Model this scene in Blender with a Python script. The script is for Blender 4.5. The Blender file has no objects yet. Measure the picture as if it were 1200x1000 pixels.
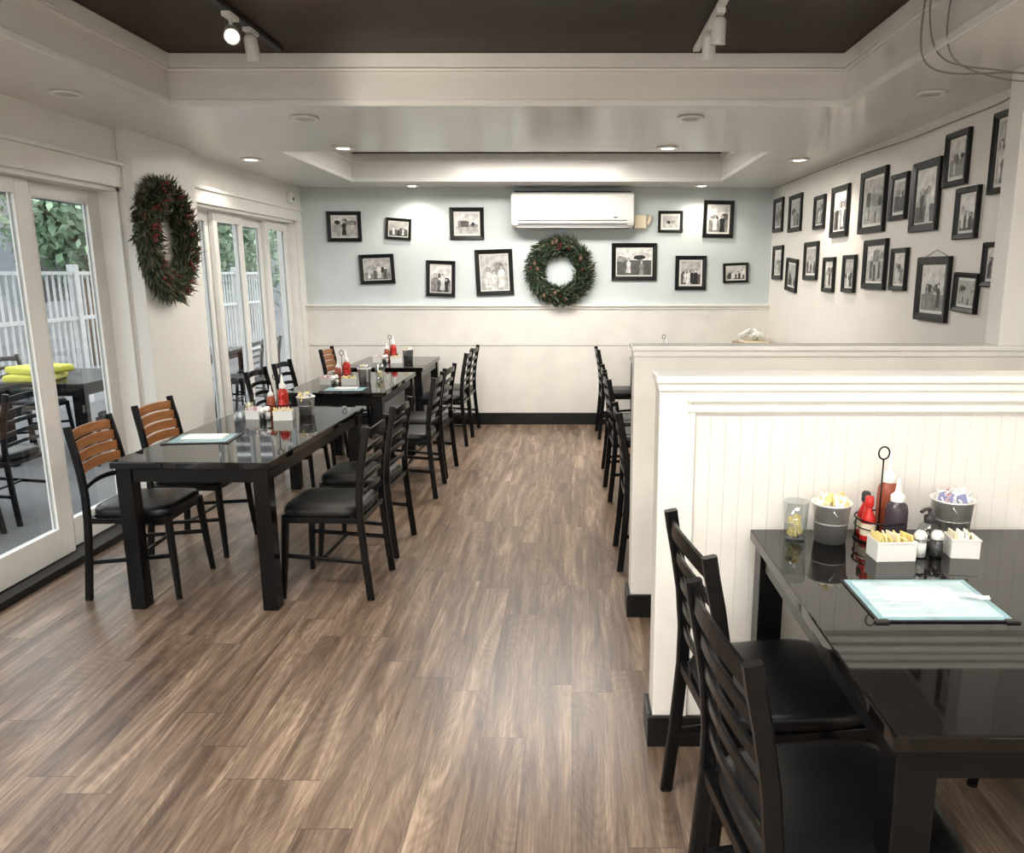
import bpy, bmesh, math, random
from mathutils import Vector, Matrix
R = random.Random(7)
scene = bpy.context.scene
try:
    scene.view_settings.view_transform = 'Standard'
except Exception:
    pass

# ------------------------------------------------------------------ materials
def nt(m): return m.node_tree.nodes, m.node_tree.links
def mat(name, col, rough=0.5, metal=0.0, spec=0.5, coat=0.0, vary=0.0, vscale=8.0, bump=0.0, bscale=60.0, emit=None, estr=0.0, trans=0.0, ior=1.45):
    m = bpy.data.materials.new(name); m.use_nodes = True
    N, L = nt(m); p = N['Principled BSDF']
    p.inputs['Base Color'].default_value = (*col, 1)
    p.inputs['Roughness'].default_value = rough
    p.inputs['Metallic'].default_value = metal
    p.inputs['Specular IOR Level'].default_value = spec
    p.inputs['Coat Weight'].default_value = coat
    p.inputs['Transmission Weight'].default_value = trans
    p.inputs['IOR'].default_value = ior
    if emit:
        p.inputs['Emission Color'].default_value = (*emit, 1)
        p.inputs['Emission Strength'].default_value = estr
    if vary > 0 or bump > 0:
        tc = N.new('ShaderNodeTexCoord')
    if vary > 0:
        n = N.new('ShaderNodeTexNoise'); n.inputs['Scale'].default_value = vscale; n.inputs['Detail'].default_value = 5
        L.new(tc.outputs['Object'], n.inputs['Vector'])
        r = N.new('ShaderNodeValToRGB')
        r.color_ramp.elements[0].position = 0.3; r.color_ramp.elements[1].position = 0.7
        r.color_ramp.elements[0].color = (*[c*(1-vary) for c in col], 1)
        r.color_ramp.elements[1].color = (*[min(1, c*(1+vary)) for c in col], 1)
        L.new(n.outputs['Fac'], r.inputs['Fac']); L.new(r.outputs['Color'], p.inputs['Base Color'])
    if bump > 0:
        n2 = N.new('ShaderNodeTexNoise'); n2.inputs['Scale'].default_value = bscale; n2.inputs['Detail'].default_value = 3
        L.new(tc.outputs['Object'], n2.inputs['Vector'])
        b = N.new('ShaderNodeBump'); b.inputs['Strength'].default_value = bump; b.inputs['Distance'].default_value = 0.01
        L.new(n2.outputs['Fac'], b.inputs['Height']); L.new(b.outputs['Normal'], p.inputs['Normal'])
    return m

def floor_mat():
    m = bpy.data.materials.new('oak_plank_floor'); m.use_nodes = True
    N, L = nt(m); p = N['Principled BSDF']
    tc = N.new('ShaderNodeTexCoord')
    sx = N.new('ShaderNodeSeparateXYZ'); L.new(tc.outputs['Object'], sx.inputs['Vector'])
    def mth(op, a, b=None, c=None, clamp=False):
        n = N.new('ShaderNodeMath'); n.operation = op; n.use_clamp = clamp
        for k, v in enumerate((a, b, c)):
            if v is None: continue
            if isinstance(v, (int, float)): n.inputs[k].default_value = v
            else: L.new(v, n.inputs[k])
        return n.outputs[0]
    px = mth('DIVIDE', sx.outputs['X'], 0.165)
    row = mth('FLOOR', px)
    wn = N.new('ShaderNodeTexWhiteNoise'); wn.noise_dimensions = '1D'; L.new(row, wn.inputs['W'])
    ly = mth('ADD', mth('DIVIDE', sx.outputs['Y'], 1.02), mth('MULTIPLY', wn.outputs['Value'], 7.3))
    idn = mth('FLOOR', ly)
    cv = N.new('ShaderNodeCombineXYZ'); L.new(row, cv.inputs[0]); L.new(idn, cv.inputs[1])
    w2 = N.new('ShaderNodeTexWhiteNoise'); w2.noise_dimensions = '2D'; L.new(cv.outputs[0], w2.inputs['Vector'])
    rnd = w2.outputs['Value']
    fx = mth('FRACT', px); fy = mth('FRACT', ly)
    ex = mth('MINIMUM', fx, mth('SUBTRACT', 1.0, fx)); ey = mth('MINIMUM', fy, mth('SUBTRACT', 1.0, fy))
    seam = mth('MULTIPLY', mth('MAXIMUM', mth('LESS_THAN', ex, 0.006), mth('LESS_THAN', ey, 0.0013)), .8)
    def cmb(ax, ay, kr):
        o = N.new('ShaderNodeCombineXYZ')
        L.new(mth('MULTIPLY', sx.outputs['X'], ax), o.inputs[0]); L.new(mth('MULTIPLY', sx.outputs['Y'], ay), o.inputs[1]); L.new(mth('MULTIPLY', rnd, kr), o.inputs[2])
        return o.outputs[0]
    def noise(vec, det, ro, dist):
        n = N.new('ShaderNodeTexNoise'); n.inputs['Scale'].default_value = 1; n.inputs['Detail'].default_value = det
        n.inputs['Roughness'].default_value = ro; n.inputs['Distortion'].default_value = dist; L.new(vec, n.inputs['Vector']); return n.outputs['Fac']
    n1 = noise(cmb(12, 1.0, 37), 5, .64, .8)
    n2 = noise(cmb(130, 4.2, 91), 4, .7, .3)
    n3 = noise(cmb(4.5, .85, 53), 1, .5, 0)
    rings = mth('SINE', mth('MULTIPLY', n3, 210))
    v = mth('ADD', mth('MULTIPLY_ADD', rings, .026, n1), mth('MULTIPLY', n2, .46))
    v = mth('MULTIPLY_ADD', rnd, .06, v)
    cr = N.new('ShaderNodeValToRGB'); e = cr.color_ramp.elements
    e[0].position = 0.55; e[0].color = (0.070, 0.046, 0.033, 1)
    e[1].position = 1.0; e[1].color = (0.385, 0.285, 0.205, 1)
    k = e.new(0.71); k.color = (0.135, 0.092, 0.065, 1)
    k = e.new(0.83); k.color = (0.205, 0.145, 0.104, 1)
    L.new(v, cr.inputs['Fac'])
    mx = N.new('ShaderNodeMixRGB'); mx.blend_type = 'MIX'; mx.inputs['Color2'].default_value = (0.03, 0.021, 0.016, 1)
    L.new(seam, mx.inputs['Fac']); L.new(cr.outputs['Color'], mx.inputs['Color1'])
    L.new(mx.outputs['Color'], p.inputs['Base Color'])
    p.inputs['Roughness'].default_value = 0.33
    b = N.new('ShaderNodeBump'); b.inputs['Strength'].default_value = 0.12; b.inputs['Distance'].default_value = 0.004
    L.new(n2, b.inputs['Height']); L.new(b.outputs['Normal'], p.inputs['Normal'])
    return m

def wood_mat(name, c1, c2, rough=0.35):
    m = bpy.data.materials.new(name); m.use_nodes = True
    N, L = nt(m); p = N['Principled BSDF']
    tc = N.new('ShaderNodeTexCoord'); mp = N.new('ShaderNodeMapping'); mp.inputs['Scale'].default_value = (4, 60, 60)
    L.new(tc.outputs['Object'], mp.inputs['Vector'])
    n = N.new('ShaderNodeTexNoise'); n.inputs['Scale'].default_value = 1; n.inputs['Detail'].default_value = 4
    L.new(mp.outputs[0], n.inputs['Vector'])
    r = N.new('ShaderNodeValToRGB'); r.color_ramp.elements[0].position = .3; r.color_ramp.elements[1].position = .7
    r.color_ramp.elements[0].color = (*c1, 1); r.color_ramp.elements[1].color = (*c2, 1)
    L.new(n.outputs['Fac'], r.inputs['Fac']); L.new(r.outputs['Color'], p.inputs['Base Color'])
    p.inputs['Roughness'].default_value = rough
    return m

def glass_mat(name, tint=(1, 1, 1), base=0.05, edge=.7):
    m = bpy.data.materials.new(name); m.use_nodes = True
    N, L = nt(m); N.remove(N['Principled BSDF']); out = N['Material Output']
    t = N.new('ShaderNodeBsdfTransparent'); t.inputs['Color'].default_value = (*tint, 1)
    g = N.new('ShaderNodeBsdfGlossy'); g.inputs['Roughness'].default_value = 0
    lw = N.new('ShaderNodeLayerWeight'); lw.inputs['Blend'].default_value = .5
    pw = N.new('ShaderNodeMath'); pw.operation = 'POWER'; pw.inputs[1].default_value = 4; L.new(lw.outputs['Facing'], pw.inputs[0])
    a = N.new('ShaderNodeMath'); a.operation = 'MULTIPLY_ADD'; a.inputs[1].default_value = edge; a.inputs[2].default_value = base; a.use_clamp = True
    L.new(pw.outputs[0], a.inputs[0])
    mx = N.new('ShaderNodeMixShader'); L.new(a.outputs[0], mx.inputs[0]); L.new(t.outputs[0], mx.inputs[1]); L.new(g.outputs[0], mx.inputs[2])
    L.new(mx.outputs[0], out.inputs['Surface'])
    return m

M_floor = floor_mat()
M_white = mat('white_paint', (.79, .775, .74), .45, vary=.03, vscale=3)
M_trimw = mat('white_gloss_trim', (.80, .785, .75), .30, vary=.03, vscale=6)
M_soff = mat('soffit_semigloss', (.76, .74, .70), .22, vary=.03, vscale=2)
M_blue = mat('pale_blue_paint', (.60, .655, .665), .5, vary=.04, vscale=2.5)
M_beige = mat('warm_white_paint', (.80, .775, .73), .5, vary=.03, vscale=2.5)
M_wains = mat('wainscot_paint', (.78, .755, .705), .42, vary=.05, vscale=5)
M_darkc = mat('dark_bronze_ceiling', (.028, .014, .0075), .40, spec=.12, vary=.35, vscale=1.5, bump=.1, bscale=8)
M_blackb = mat('black_baseboard', (.008, .008, .008), .35, spec=.35, vary=.2)
M_tabletop = mat('black_lacquer', (.004, .0035, .0035), .04, vary=.3, vscale=4)
M_blackw = mat('black_painted_wood', (.0045, .0045, .005), .22, spec=.28, vary=.3, vscale=10)
M_metalb = mat('black_powdercoat', (.004, .004, .0045), .26, spec=.3, vary=.2)
M_vinyl = mat('black_vinyl', (.006, .006, .0065), .30, spec=.35, vary=.2, bump=.12, bscale=180)
M_slat = wood_mat('honey_wood', (.25, .095, .032), (.42, .18, .065))
M_frame = mat('black_frame', (.006, .006, .006), .35, spec=.35, vary=.2)
M_mat = mat('photo_mat', (.74, .72, .68), .6, vary=.03)
M_glass = glass_mat('window_glass', (.74, .77, .77), .09, .75)
M_tglass = glass_mat('tumbler_glass', (.93, .95, .95), .07, .6)
M_chrome = mat('brushed_steel', (.95, .94, .92), .35, metal=.6, vary=.05, vscale=30)
M_wplast = mat('white_plastic', (.74, .74, .72), .35, vary=.02)
M_dplast = mat('dark_slot', (.025, .025, .025), .5, vary=.1)
M_red = mat('ketchup_red', (.42, .03, .02), .3, vary=.1)
M_red2 = mat('hot_sauce_red', (.50, .02, .015), .25, vary=.1)
M_rust = mat('salsa_rust', (.30, .07, .035), .35, vary=.15)
M_soy = mat('soy_black', (.045, .035, .045), .25, vary=.2)
M_yel = mat('sweetener_yellow', (.78, .64, .26), .5, vary=.1)
M_cream = mat('cream_packet', (.78, .70, .52), .5, vary=.1)
M_pink = mat('pink_packet', (.60, .38, .42), .5, vary=.1)
M_lil = mat('blue_packet', (.26, .27, .45), .5, vary=.1)
M_paper = mat('white_paper', (.80, .80, .78), .6, vary=.02)
M_teal = mat('menu_teal', (.22, .38, .43), .25, vary=.2, vscale=12)
M_menuc = mat('menu_pale_blue', (.44, .57, .61), .3, vary=.18, vscale=14)
M_leaf1 = mat('dark_fir', (.018, .034, .019), .6, vary=.4, vscale=20)
M_leaf2 = mat('fir_green', (.040, .068, .034), .6, vary=.4, vscale=20)
M_leaf3 = mat('sage_leaf', (.13, .145, .09), .6, vary=.3, vscale=20)
M_twig = mat('twig_brown', (.14, .085, .05), .7, vary=.3, vscale=20)
M_berry = mat('berry_red', (.19, .022, .026), .35, vary=.3, vscale=20)
M_green = mat('tree_leaf', (.12, .19, .11), .6, vary=.5, vscale=3)  # both leaf greens are lightened, outdoor haze put into the colour
M_green2 = mat('tree_leaf_light', (.28, .38, .24), .6, vary=.4, vscale=3)
M_conc = mat('patio_concrete', (.17, .165, .16), .7, vary=.15, vscale=2)
M_asph = mat('street_ground', (.16, .16, .16), .8, vary=.2, vscale=2)
M_ext = mat('exterior_stucco', (.20, .21, .22), .8, vary=.2, vscale=1.5)
M_rail = mat('railing_white', (.52, .52, .51), .5, vary=.1)
M_cable = mat('grey_cable', (.20, .19, .18), .5, vary=.1)
M_ycloth = mat('yellow_cloth', (.60, .58, .07), .7, vary=.1)
M_beam = mat('dark_beam', (.08, .075, .07), .6, vary=.2)
M_lampon = mat('lamp_glow', (1, .95, .85), .4, emit=(1, .90, .72), estr=16)
M_lampoff = mat('lamp_lens', (.55, .53, .48), .3, vary=.05)
M_fillpanel = mat('fill_panel_glow', (.9, .9, .9), .5, emit=(1, .95, .88), estr=3)  # glowing face of the added fill-light panels
GR = [mat('photo_grey_%d' % i, (g, g*.985, g*.96), .35, vary=.38, vscale=18) for i, g in enumerate((.02, .09, .24, .44, .66))]

# ------------------------------------------------------------------ builder
class B:
    def __init__(s): s.bm = bmesh.new(); s.mats = []
    def mi(s, m):
        if m not in s.mats: s.mats.append(m)
        return s.mats.index(m)
    def _merge(s, t, M=None):
        if M is not None: bmesh.ops.transform(t, matrix=M, verts=t.verts)
        me = bpy.data.meshes.new('tmp'); t.to_mesh(me); t.free()
        s.bm.from_mesh(me); bpy.data.meshes.remove(me)
    def box(s, lo, hi, m, bevel=0, M=None, seg=2):
        t = bmesh.new(); bmesh.ops.create_cube(t, size=1)
        c = [(a+b)/2 for a, b in zip(lo, hi)]; d = [abs(b-a) for a, b in zip(lo, hi)]
        for v in t.verts: v.co = Vector((c[0]+v.co.x*d[0], c[1]+v.co.y*d[1], c[2]+v.co.z*d[2]))
        if bevel > 0: bmesh.ops.bevel(t, geom=list(t.edges), offset=min(bevel, min(d)*.45), segments=seg, profile=.6, affect='EDGES')
        i = s.mi(m)
        for f in t.faces: f.material_index = i
        s._merge(t, M)
    def sweep(s, path, sec, m, up=(0, 0, 1), closed=False, scl=None, smooth=True):
        path = [Vector(p) for p in path]; n = len(path); up = Vector(up); i = s.mi(m)
        t = bmesh.new(); rings = []
        for k, p in enumerate(path):
            if closed: d = path[(k+1) % n]-path[k-1]
            else: d = path[min(k+1, n-1)]-path[max(k-1, 0)]
            d.normalize(); sd = d.cross(up)
            if sd.length < 1e-4: sd = d.cross(Vector((1, 0, 0)))
            sd.normalize(); u = sd.cross(d).normalized()
            f = scl[k] if scl else 1
            rings.append([t.verts.new(p+sd*a*f+u*b*f) for a, b in sec])
        q = len(sec)
        for k in range(n if closed else n-1):
            a = rings[k]; b = rings[(k+1) % n]
            for j in range(q):
                fc = t.faces.new((a[j], a[(j+1) % q], b[(j+1) % q], b[j])); fc.smooth = smooth; fc.material_index = i
        if not closed:
            for r in (rings[0], rings[-1]):
                fc = t.faces.new(r); fc.material_index = i
        bmesh.ops.recalc_face_normals(t, faces=t.faces)
        s._merge(t)
    def tube(s, path, r, m, n=8, closed=False, up=(0, 0, 1), scl=None):
        s.sweep(path, [(r*math.cos(2*math.pi*k/n), r*math.sin(2*math.pi*k/n)) for k in range(n)], m, up, closed, scl)
    def bar(s, path, w, h, m, up=(0, 0, 1), scl=None):
        c = min(w, h)*.22; a, b = w/2, h/2
        s.sweep(path, [(-a+c, -b), (a-c, -b), (a, -b+c), (a, b-c), (a-c, b), (-a+c, b), (-a, b-c), (-a, -b+c)], m, up, False, scl, smooth=False)
    def lathe(s, prof, m, c=(0, 0, 0), n=24, smooth=True):
        t = bmesh.new(); i = s.mi(m); rings = []
        for r, z in prof:
            if r < 1e-5: rings.append([t.verts.new((c[0], c[1], c[2]+z))])
            else: rings.append([t.verts.new((c[0]+r*math.cos(2*math.pi*k/n), c[1]+r*math.sin(2*math.pi*k/n), c[2]+z)) for k in range(n)])
        for a, b in zip(rings, rings[1:]):
            for k in range(n):
                l = (k+1) % n
                if len(a) == 1 and len(b) == 1: continue
                if len(a) == 1: f = t.faces.new((a[0], b[k], b[l]))
                elif len(b) == 1: f = t.faces.new((a[k], a[l], b[0]))
                else: f = t.faces.new((a[k], a[l], b[l], b[k]))
                f.smooth = smooth; f.material_index = i
        bmesh.ops.recalc_face_normals(t, faces=t.faces)
        s._merge(t)
    def poly(s, pts, m):
        i = s.mi(m); f = s.bm.faces.new([s.bm.verts.new(p) for p in pts]); f.material_index = i
        return f
    def ico(s, c, r, m, sub=1, sc=(1, 1, 1)):
        t = bmesh.new(); bmesh.ops.create_icosphere(t, subdivisions=sub, radius=r); i = s.mi(m)
        for v in t.verts: v.co = Vector((c[0]+v.co.x*sc[0], c[1]+v.co.y*sc[1], c[2]+v.co.z*sc[2]))
        for f in t.faces: f.material_index = i; f.smooth = True
        s._merge(t)
    def obj(s, name, parent=None, loc=(0, 0, 0), rot=(0, 0, 0), scale=1):
        me = bpy.data.meshes.new(name); s.bm.to_mesh(me); s.bm.free()
        for m in s.mats: me.materials.append(m)
        o = bpy.data.objects.new(name, me); scene.collection.objects.link(o)
        o.location = loc; o.rotation_euler = rot; o.scale = (scale,)*3
        if parent: o.parent = parent
        return o

def empty(name, loc, rot=(0, 0, 0), scale=1):
    e = bpy.data.objects.new(name, None); scene.collection.objects.link(e)
    e.empty_display_size = .1; e.location = loc; e.rotation_euler = rot; e.scale = (scale,)*3
    return e
MESH = {}
def inst(key, name, parent, build):
    if key not in MESH:
        b = B(); build(b); o = b.obj(name, parent); MESH[key] = o.data; return o
    o = bpy.data.objects.new(name, MESH[key]); scene.collection.objects.link(o); o.parent = parent
    return o

# ------------------------------------------------------------------ room constants
XL, XR, YB, YF = -2.85, 2.12, 8.37, -3.6
ZS, ZC = 2.52, 2.78
TX0, TX1 = -2.15, 1.465

b = B(); b.box((-3.1, YF-.2, -.1), (2.5, YB+.2, 0), M_floor); b.obj('floor')
b = B()
b.box((-3.1, YF, ZS), (TX0, YB, ZC+.1), M_soff)
b.box((TX1, YF, ZS), (2.3, YB, ZC+.1), M_soff)
for y0, y1 in ((4.375, 5.94), (7.83, YB), (YF, -.6)):
    b.box((TX0, y0, ZS), (TX1, y1, ZC+.1), M_soff)
b.obj('ceiling')
b = B()
b.box((TX0, -.6, ZC), (TX1, 4.375, ZC+.1), M_darkc)
b.box((TX0, 5.94, ZC), (TX1, 7.83, ZC+.1), M_darkc)
b.obj('ceiling_tray_panel')
def tray_trim(y0, y1, name):
    b = B()
    def ring(ins, z0, z1):
        a = ins
        b.box((TX0, y1-a, z0), (TX1, y1, z1), M_trimw, .004)
        b.box((TX0, y0, z0), (TX1, y0+a, z1), M_trimw, .004)
        b.box((TX0, y0+a, z0), (TX0+a, y1-a, z1), M_trimw, .004)
        b.box((TX1-a, y0+a, z0), (TX1, y1-a, z1), M_trimw, .004)
    ring(.034, ZC-.07, ZC-.001); ring(.018, ZC-.085, ZC-.071)
    ring(.010, ZS+.0, ZS+.035)
    b.obj(name)
tray_trim(-.6, 4.375, 'trim_1'); tray_trim(5.94, 7.83, 'trim_2')

# back wall + wainscot
b = B(); b.box((-3.1, YB, 0), (2.4, YB+.15, ZC), M_blue); b.obj('wall_back')
b = B()
b.box((XL, YB-.018, .12), (XR, YB, .865), M_wains, .003)
b.box((XL, YB-.018, .872), (XR, YB, 1.29), M_wains, .003)
b.box((XL, YB-.045, 1.29), (XR, YB, 1.315), M_trimw, .006)
b.box((XL, YB-.030, 1.262), (XR, YB, 1.29), M_trimw, .006)
b.obj('trim_3')
b = B(); b.box((XL, YB-.035, 0), (XR, YB, .13), M_blackb, .004); b.obj('baseboard_back')
# right wall
b = B(); b.box((XR, YF, 0), (XR+.15, YB, ZC), M_beige); b.obj('wall_right')
b = B(); b.box((XR-.015, 3.63, 0), (XR, YB-.04, .13), M_blackb, .004); b.obj('baseboard_right')
b = B(); b.box((1.94, 3.50, 1.32), (XR, 3.62, ZS), M_white, .004); b.obj('wall_pillar_right')
# rear wall behind the viewpoint with large shopfront opening
b = B()
b.box((-3.1, YF-.15, 0), (-2.5, YF, ZC), M_white); b.box((1.8, YF-.15, 0), (2.4, YF, ZC), M_white)
b.box((-2.5, YF-.15, 2.3), (1.8, YF, ZC), M_white); b.box((-2.5, YF-.15, 0), (1.8, YF, .35), M_white)
b.obj('wall_rear')
b = B()
for k in range(5):
    x = -2.5+4.3*k/4; b.box((x-.03, YF-.1, .35), (x+.03, YF-.04, 2.3), M_trimw, .004)
b.box((-2.5, YF-.1, .35), (1.8, YF-.04, .41), M_trimw); b.box((-2.5, YF-.1, 2.24), (1.8, YF-.04, 2.3), M_trimw)
b.poly([(-2.5, YF-.07, .4), (1.8, YF-.07, .4), (1.8, YF-.07, 2.25), (-2.5, YF-.07, 2.25)], M_glass); b.obj('window_3')

# left wall with two glazed openings
O1, O2, HD = (1.0, 5.05), (5.92, 8.18), 2.17
b = B()
XO = XL-.20
b.box((XO, YF, 0), (XL, O1[0], ZC), M_white)
b.box((XO, O1[1], 0), (XL, O2[0], ZC), M_white)
b.box((XO, O2[1], 0), (XL, YB, ZC), M_white)
b.box((XO, O1[0], HD), (XL, O1[1], ZC), M_white)
b.box((XO, O2[0], HD), (XL, O2[1], ZC), M_white)
b.box((XL, 5.05, 0), (XL+.09, 5.86, ZS), M_white, .004)
b.obj('wall_left')
b = B()
b.box((XL, O1[0]-.1, HD), (XL+.025, 5.05, HD+.13), M_trimw, .004)
b.box((XL, O1[0]-.1, HD+.13), (XL+.045, 5.05, HD+.155), M_trimw, .004)
b.box((XL, 5.87, HD), (XL+.025, 8.30, HD+.10), M_trimw, .004)
b.box((XL, 5.87, HD+.10), (XL+.045, 8.30, HD+.125), M_trimw, .004)
b.box((XL, O2[1], 0), (XL+.02, O2[1]+.09, HD), M_trimw, .004)
b.obj('trim_4')
b = B(); b.box((XL+.09, 5.06, 0), (XL+.10, 5.85, .1), M_trimw, .003); b.obj('baseboard_left')

def door_panel(name, y0, y1, z0, z1, x, bottom=.16, st=.075, thick=.04, handle=False):
    b = B()
    b.box((x-thick/2, y0, z0), (x+thick/2, y0+st, z1), M_trimw, .004)
    b.box((x-thick/2, y1-st, z0), (x+thick/2, y1, z1), M_trimw, .004)
    b.box((x-thick/2, y0+st, z0), (x+thick/2, y1-st, z0+bottom), M_trimw, .004)
    b.box((x-thick/2, y0+st, z1-.08), (x+thick/2, y1-st, z1), M_trimw, .004)
    b.poly([(x, y0+st-.005, z0+bottom-.005), (x, y1-st+.005, z0+bottom-.005), (x, y1-st+.005, z1-.075), (x, y0+st-.005, z1-.075)], M_glass)
    for s in (-1, 1):
        xx = x+s*(thick/2-.006)
        b.box((xx-.005, y0+st, z0+bottom), (xx+.005, y0+st+.012, z1-.08), M_trimw)
        b.box((xx-.005, y1-st-.012, z0+bottom), (xx+.005, y1-st, z1-.08), M_trimw)
    if handle:
        b.box((x+thick/2, y1-.06, .95), (x+thick/2+.006, y1-.03, 1.15), M_chrome, .002)
        b.tube([(x+thick/2+.003, y1-.045, .97), (x+thick/2+.03, y1-.045, .99), (x+thick/2+.03, y1-.045, 1.11), (x+thick/2+.003, y1-.045, 1.13)], .006, M_chrome, 8, up=(0, 1, 0))
    return b.obj(name)
k = 1
ys = [1.04, 1.84, 2.66, 3.48, 4.30, 5.01]
for i in range(5):
    xx = -2.955 if i % 2 else -3.0
    door_panel('door_%d' % k, ys[i]-.02, ys[i+1]+.02, .035, HD-.03, xx, st=.11, bottom=.17, handle=(i == 1)); k += 1
ys = [5.96, 6.50, 7.05, 7.60, 8.14]
for i in range(4):
    xx = -2.955 if i % 2 else -3.0
    door_panel('door_%d' % k, ys[i]-.01, ys[i+1]+.01, .035, HD-.03, xx, st=.06, bottom=.14); k += 1
b = B()
for (y0, y1) in (O1, O2):
    b.box((XO+.01, y0, 0), (XL-.01, y1, .03), M_blackb, .003)
    b.box((XO+.01, y0, HD-.025), (XL-.01, y1, HD), M_trimw)
    b.box((XO+.01, y0, .03), (XL-.01, y0+.03, HD), M_trimw); b.box((XO+.01, y1-.03, .03), (XL-.01, y1, HD), M_trimw)
    b.box((XL-.05, y0, .0), (XL+.03, y1, .045), M_blackb, .006)
b.obj('trim_5')

# half-height partition walls
def halfwall(name, y, x0, x1, panelled):
    b = B(); H = 1.30; T = .125
    b.box((x0+.012, y+.009, 0), (x1, y+T-.014, H), M_wains)
    if panelled:
        b.box((x0, y, .1), (x0+.11, y+T, H), M_wains, .004)
        b.box((x0+.11, y, 1.19), (x1, y+.02, H), M_wains, .003)
        b.box((x0+.09, y-.010, 1.20), (x1, y+.006, 1.222), M_trimw, .006)
        b.box((x0+.09, y-.014, 1.235), (x1, y+.006, 1.25), M_trimw, .005)
        b.box((x0+.10, y-.008, .1), (x0+.118, y+.006, 1.20), M_trimw, .005)
        xx = x0+.12
        while xx < x1-.01:
            b.box((xx, y+.005, .1), (min(xx+.0495, x1), y+.012, 1.195), M_wains, .0014)
            xx += .050
    else:
        b.box((x0, y, .1), (x1, y+T, H), M_wains, .004)
    b.box((x0-.012, y-.016, H-.004), (x1, y+T+.016, H+.02), M_trimw, .006)
    b.box((x0-.004, y-.008, H-.03), (x1, y+T+.008, H-.004), M_trimw, .005)
    b.obj(name)
    c = B()
    c.box((x0-.018, y-.018, 0), (x1, y, .115), M_blackb, .004)
    c.box((x0-.018, y, 0), (x0, y+T+.018, .115), M_blackb, .004)
    c.box((x0, y+T, 0), (x1, y+T+.018, .115), M_blackb, .004)
    return c
halfwall('wall_partition_near', 2.46, .285, XR, True).obj('baseboard_partition_near')
halfwall('wall_partition_far', 3.50, .285, XR, False).obj('baseboard_partition_far')

# ------------------------------------------------------------------ furniture
def chair_parts(p, wood, mb=M_metalb):
    def frame(b):
        for s in (-1, 1):
            path = [(s*.205, -.240, 0), (s*.200, -.220, .20), (s*.196, -.203, .42), (s*.193, -.202, .54), (s*.190, -.212, .66), (s*.187, -.230, .77), (s*.184, -.246, .85), (s*.182, -.254, .90)]
            b.bar(path, .024, .036, mb, up=(0, 1, 0))
            b.bar([(s*.178, .185, .44), (s*.19, .2, .2), (s*.205, .215, 0)], .032, .032, mb, up=(0, 1, 0), scl=[1.1, 1, .8])
            b.bar([(s*.198, -.215, .20), (s*.192, .2, .23)], .014, .022, mb)
            b.box((s*.19-.012, -.2, .405), (s*.19+.012, .19, .435), mb, .003)
        b.box((-.19, .17, .405), (.19, .195, .435), mb, .003)
        b.box((-.19, -.215, .405), (.19, -.19, .435), mb, .003)
        b.bar([(-.192, 0.0, .216), (-.1, .0, .212), (.1, .0, .212), (.192, 0, .216)], .022, .014, mb)
        for s in (-1, 1):
            b.lathe([(0, 0), (.014, 0), (.014, .008), (0, .008)], mb, (s*.205, -.240, 0), 10)
            b.lathe([(0, 0), (.015, 0), (.015, .008), (0, .008)], mb, (s*.205, .215, 0), 10)
    def slats(b):
        def slat(z, h, yy, m, arch=.018, bow=.022):
            pts = []
            for k in range(9):
                t = -1+k/4
                pts.append((t*.185, yy-(1-t*t)*bow, z+(1-t*t)*arch))
            b.bar(pts, .011, h, m)
        def yat(z):
            P = [(.42, -.203), (.54, -.202), (.66, -.212), (.77, -.230), (.85, -.246), (.95, -.256)]
            for (a, c), (d, e) in zip(P, P[1:]):
                if a <= z <= d: return c+(e-c)*(z-a)/(d-a)
            return -.254
        if wood:
            for z in (.675, .732, .789, .846):
                slat(z, .051, yat(z), M_slat, .010)
            slat(.58, .026, yat(.58), mb)
        else:
            for z, h in ((.545, .024), (.620, .026), (.695, .028), (.770, .030), (.853, .044)):
                slat(z, h, yat(z), mb)
    def seat(b):
        n = 40; i = b.mi(M_vinyl); t = bmesh.new(); rings = []
        lay = [(.93, .432), (.99, .440), (1.0, .452), (.995, .468), (.96, .480), (.85, .487), (.55, .492), (.2, .493)]
        for f, z in lay:
            r = []
            for k in range(n):
                a = 2*math.pi*k/n; ca, sa = math.cos(a), math.sin(a)
                e = 2/4.2
                x = .212*math.copysign(abs(ca)**e, ca); y = .212*math.copysign(abs(sa)**e, sa)
                x *= 1-.06*(-(y/.212)*.5+.5)
                r.append(t.verts.new((x*f, y*f+.005, z)))
            rings.append(r)
        for a, c in zip(rings, rings[1:]):
            for k in range(n): t.faces.new((a[k], a[(k+1) % n], c[(k+1) % n], c[k]))
        t.faces.new(rings[0]); t.faces.new(rings[-1])
        bmesh.ops.recalc_face_normals(t, faces=t.faces)
        for f in t.faces: f.smooth = True; f.material_index = i
        b._merge(t)
    inst('chf', 'frame', p, frame); inst('chs%d' % wood, 'back_slats', p, slats); inst('chc', 'seat', p, seat)
def chair(x, y, face, wood=0, sc=1.0, jit=0):
    ang = {'E': -90, 'W': 90, 'N': 0, 'S': 180}[face]+jit
    e = empty('dining_chair', (x, y, 0), (0, 0, math.radians(ang)), sc)
    chair_parts(e, wood)
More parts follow.
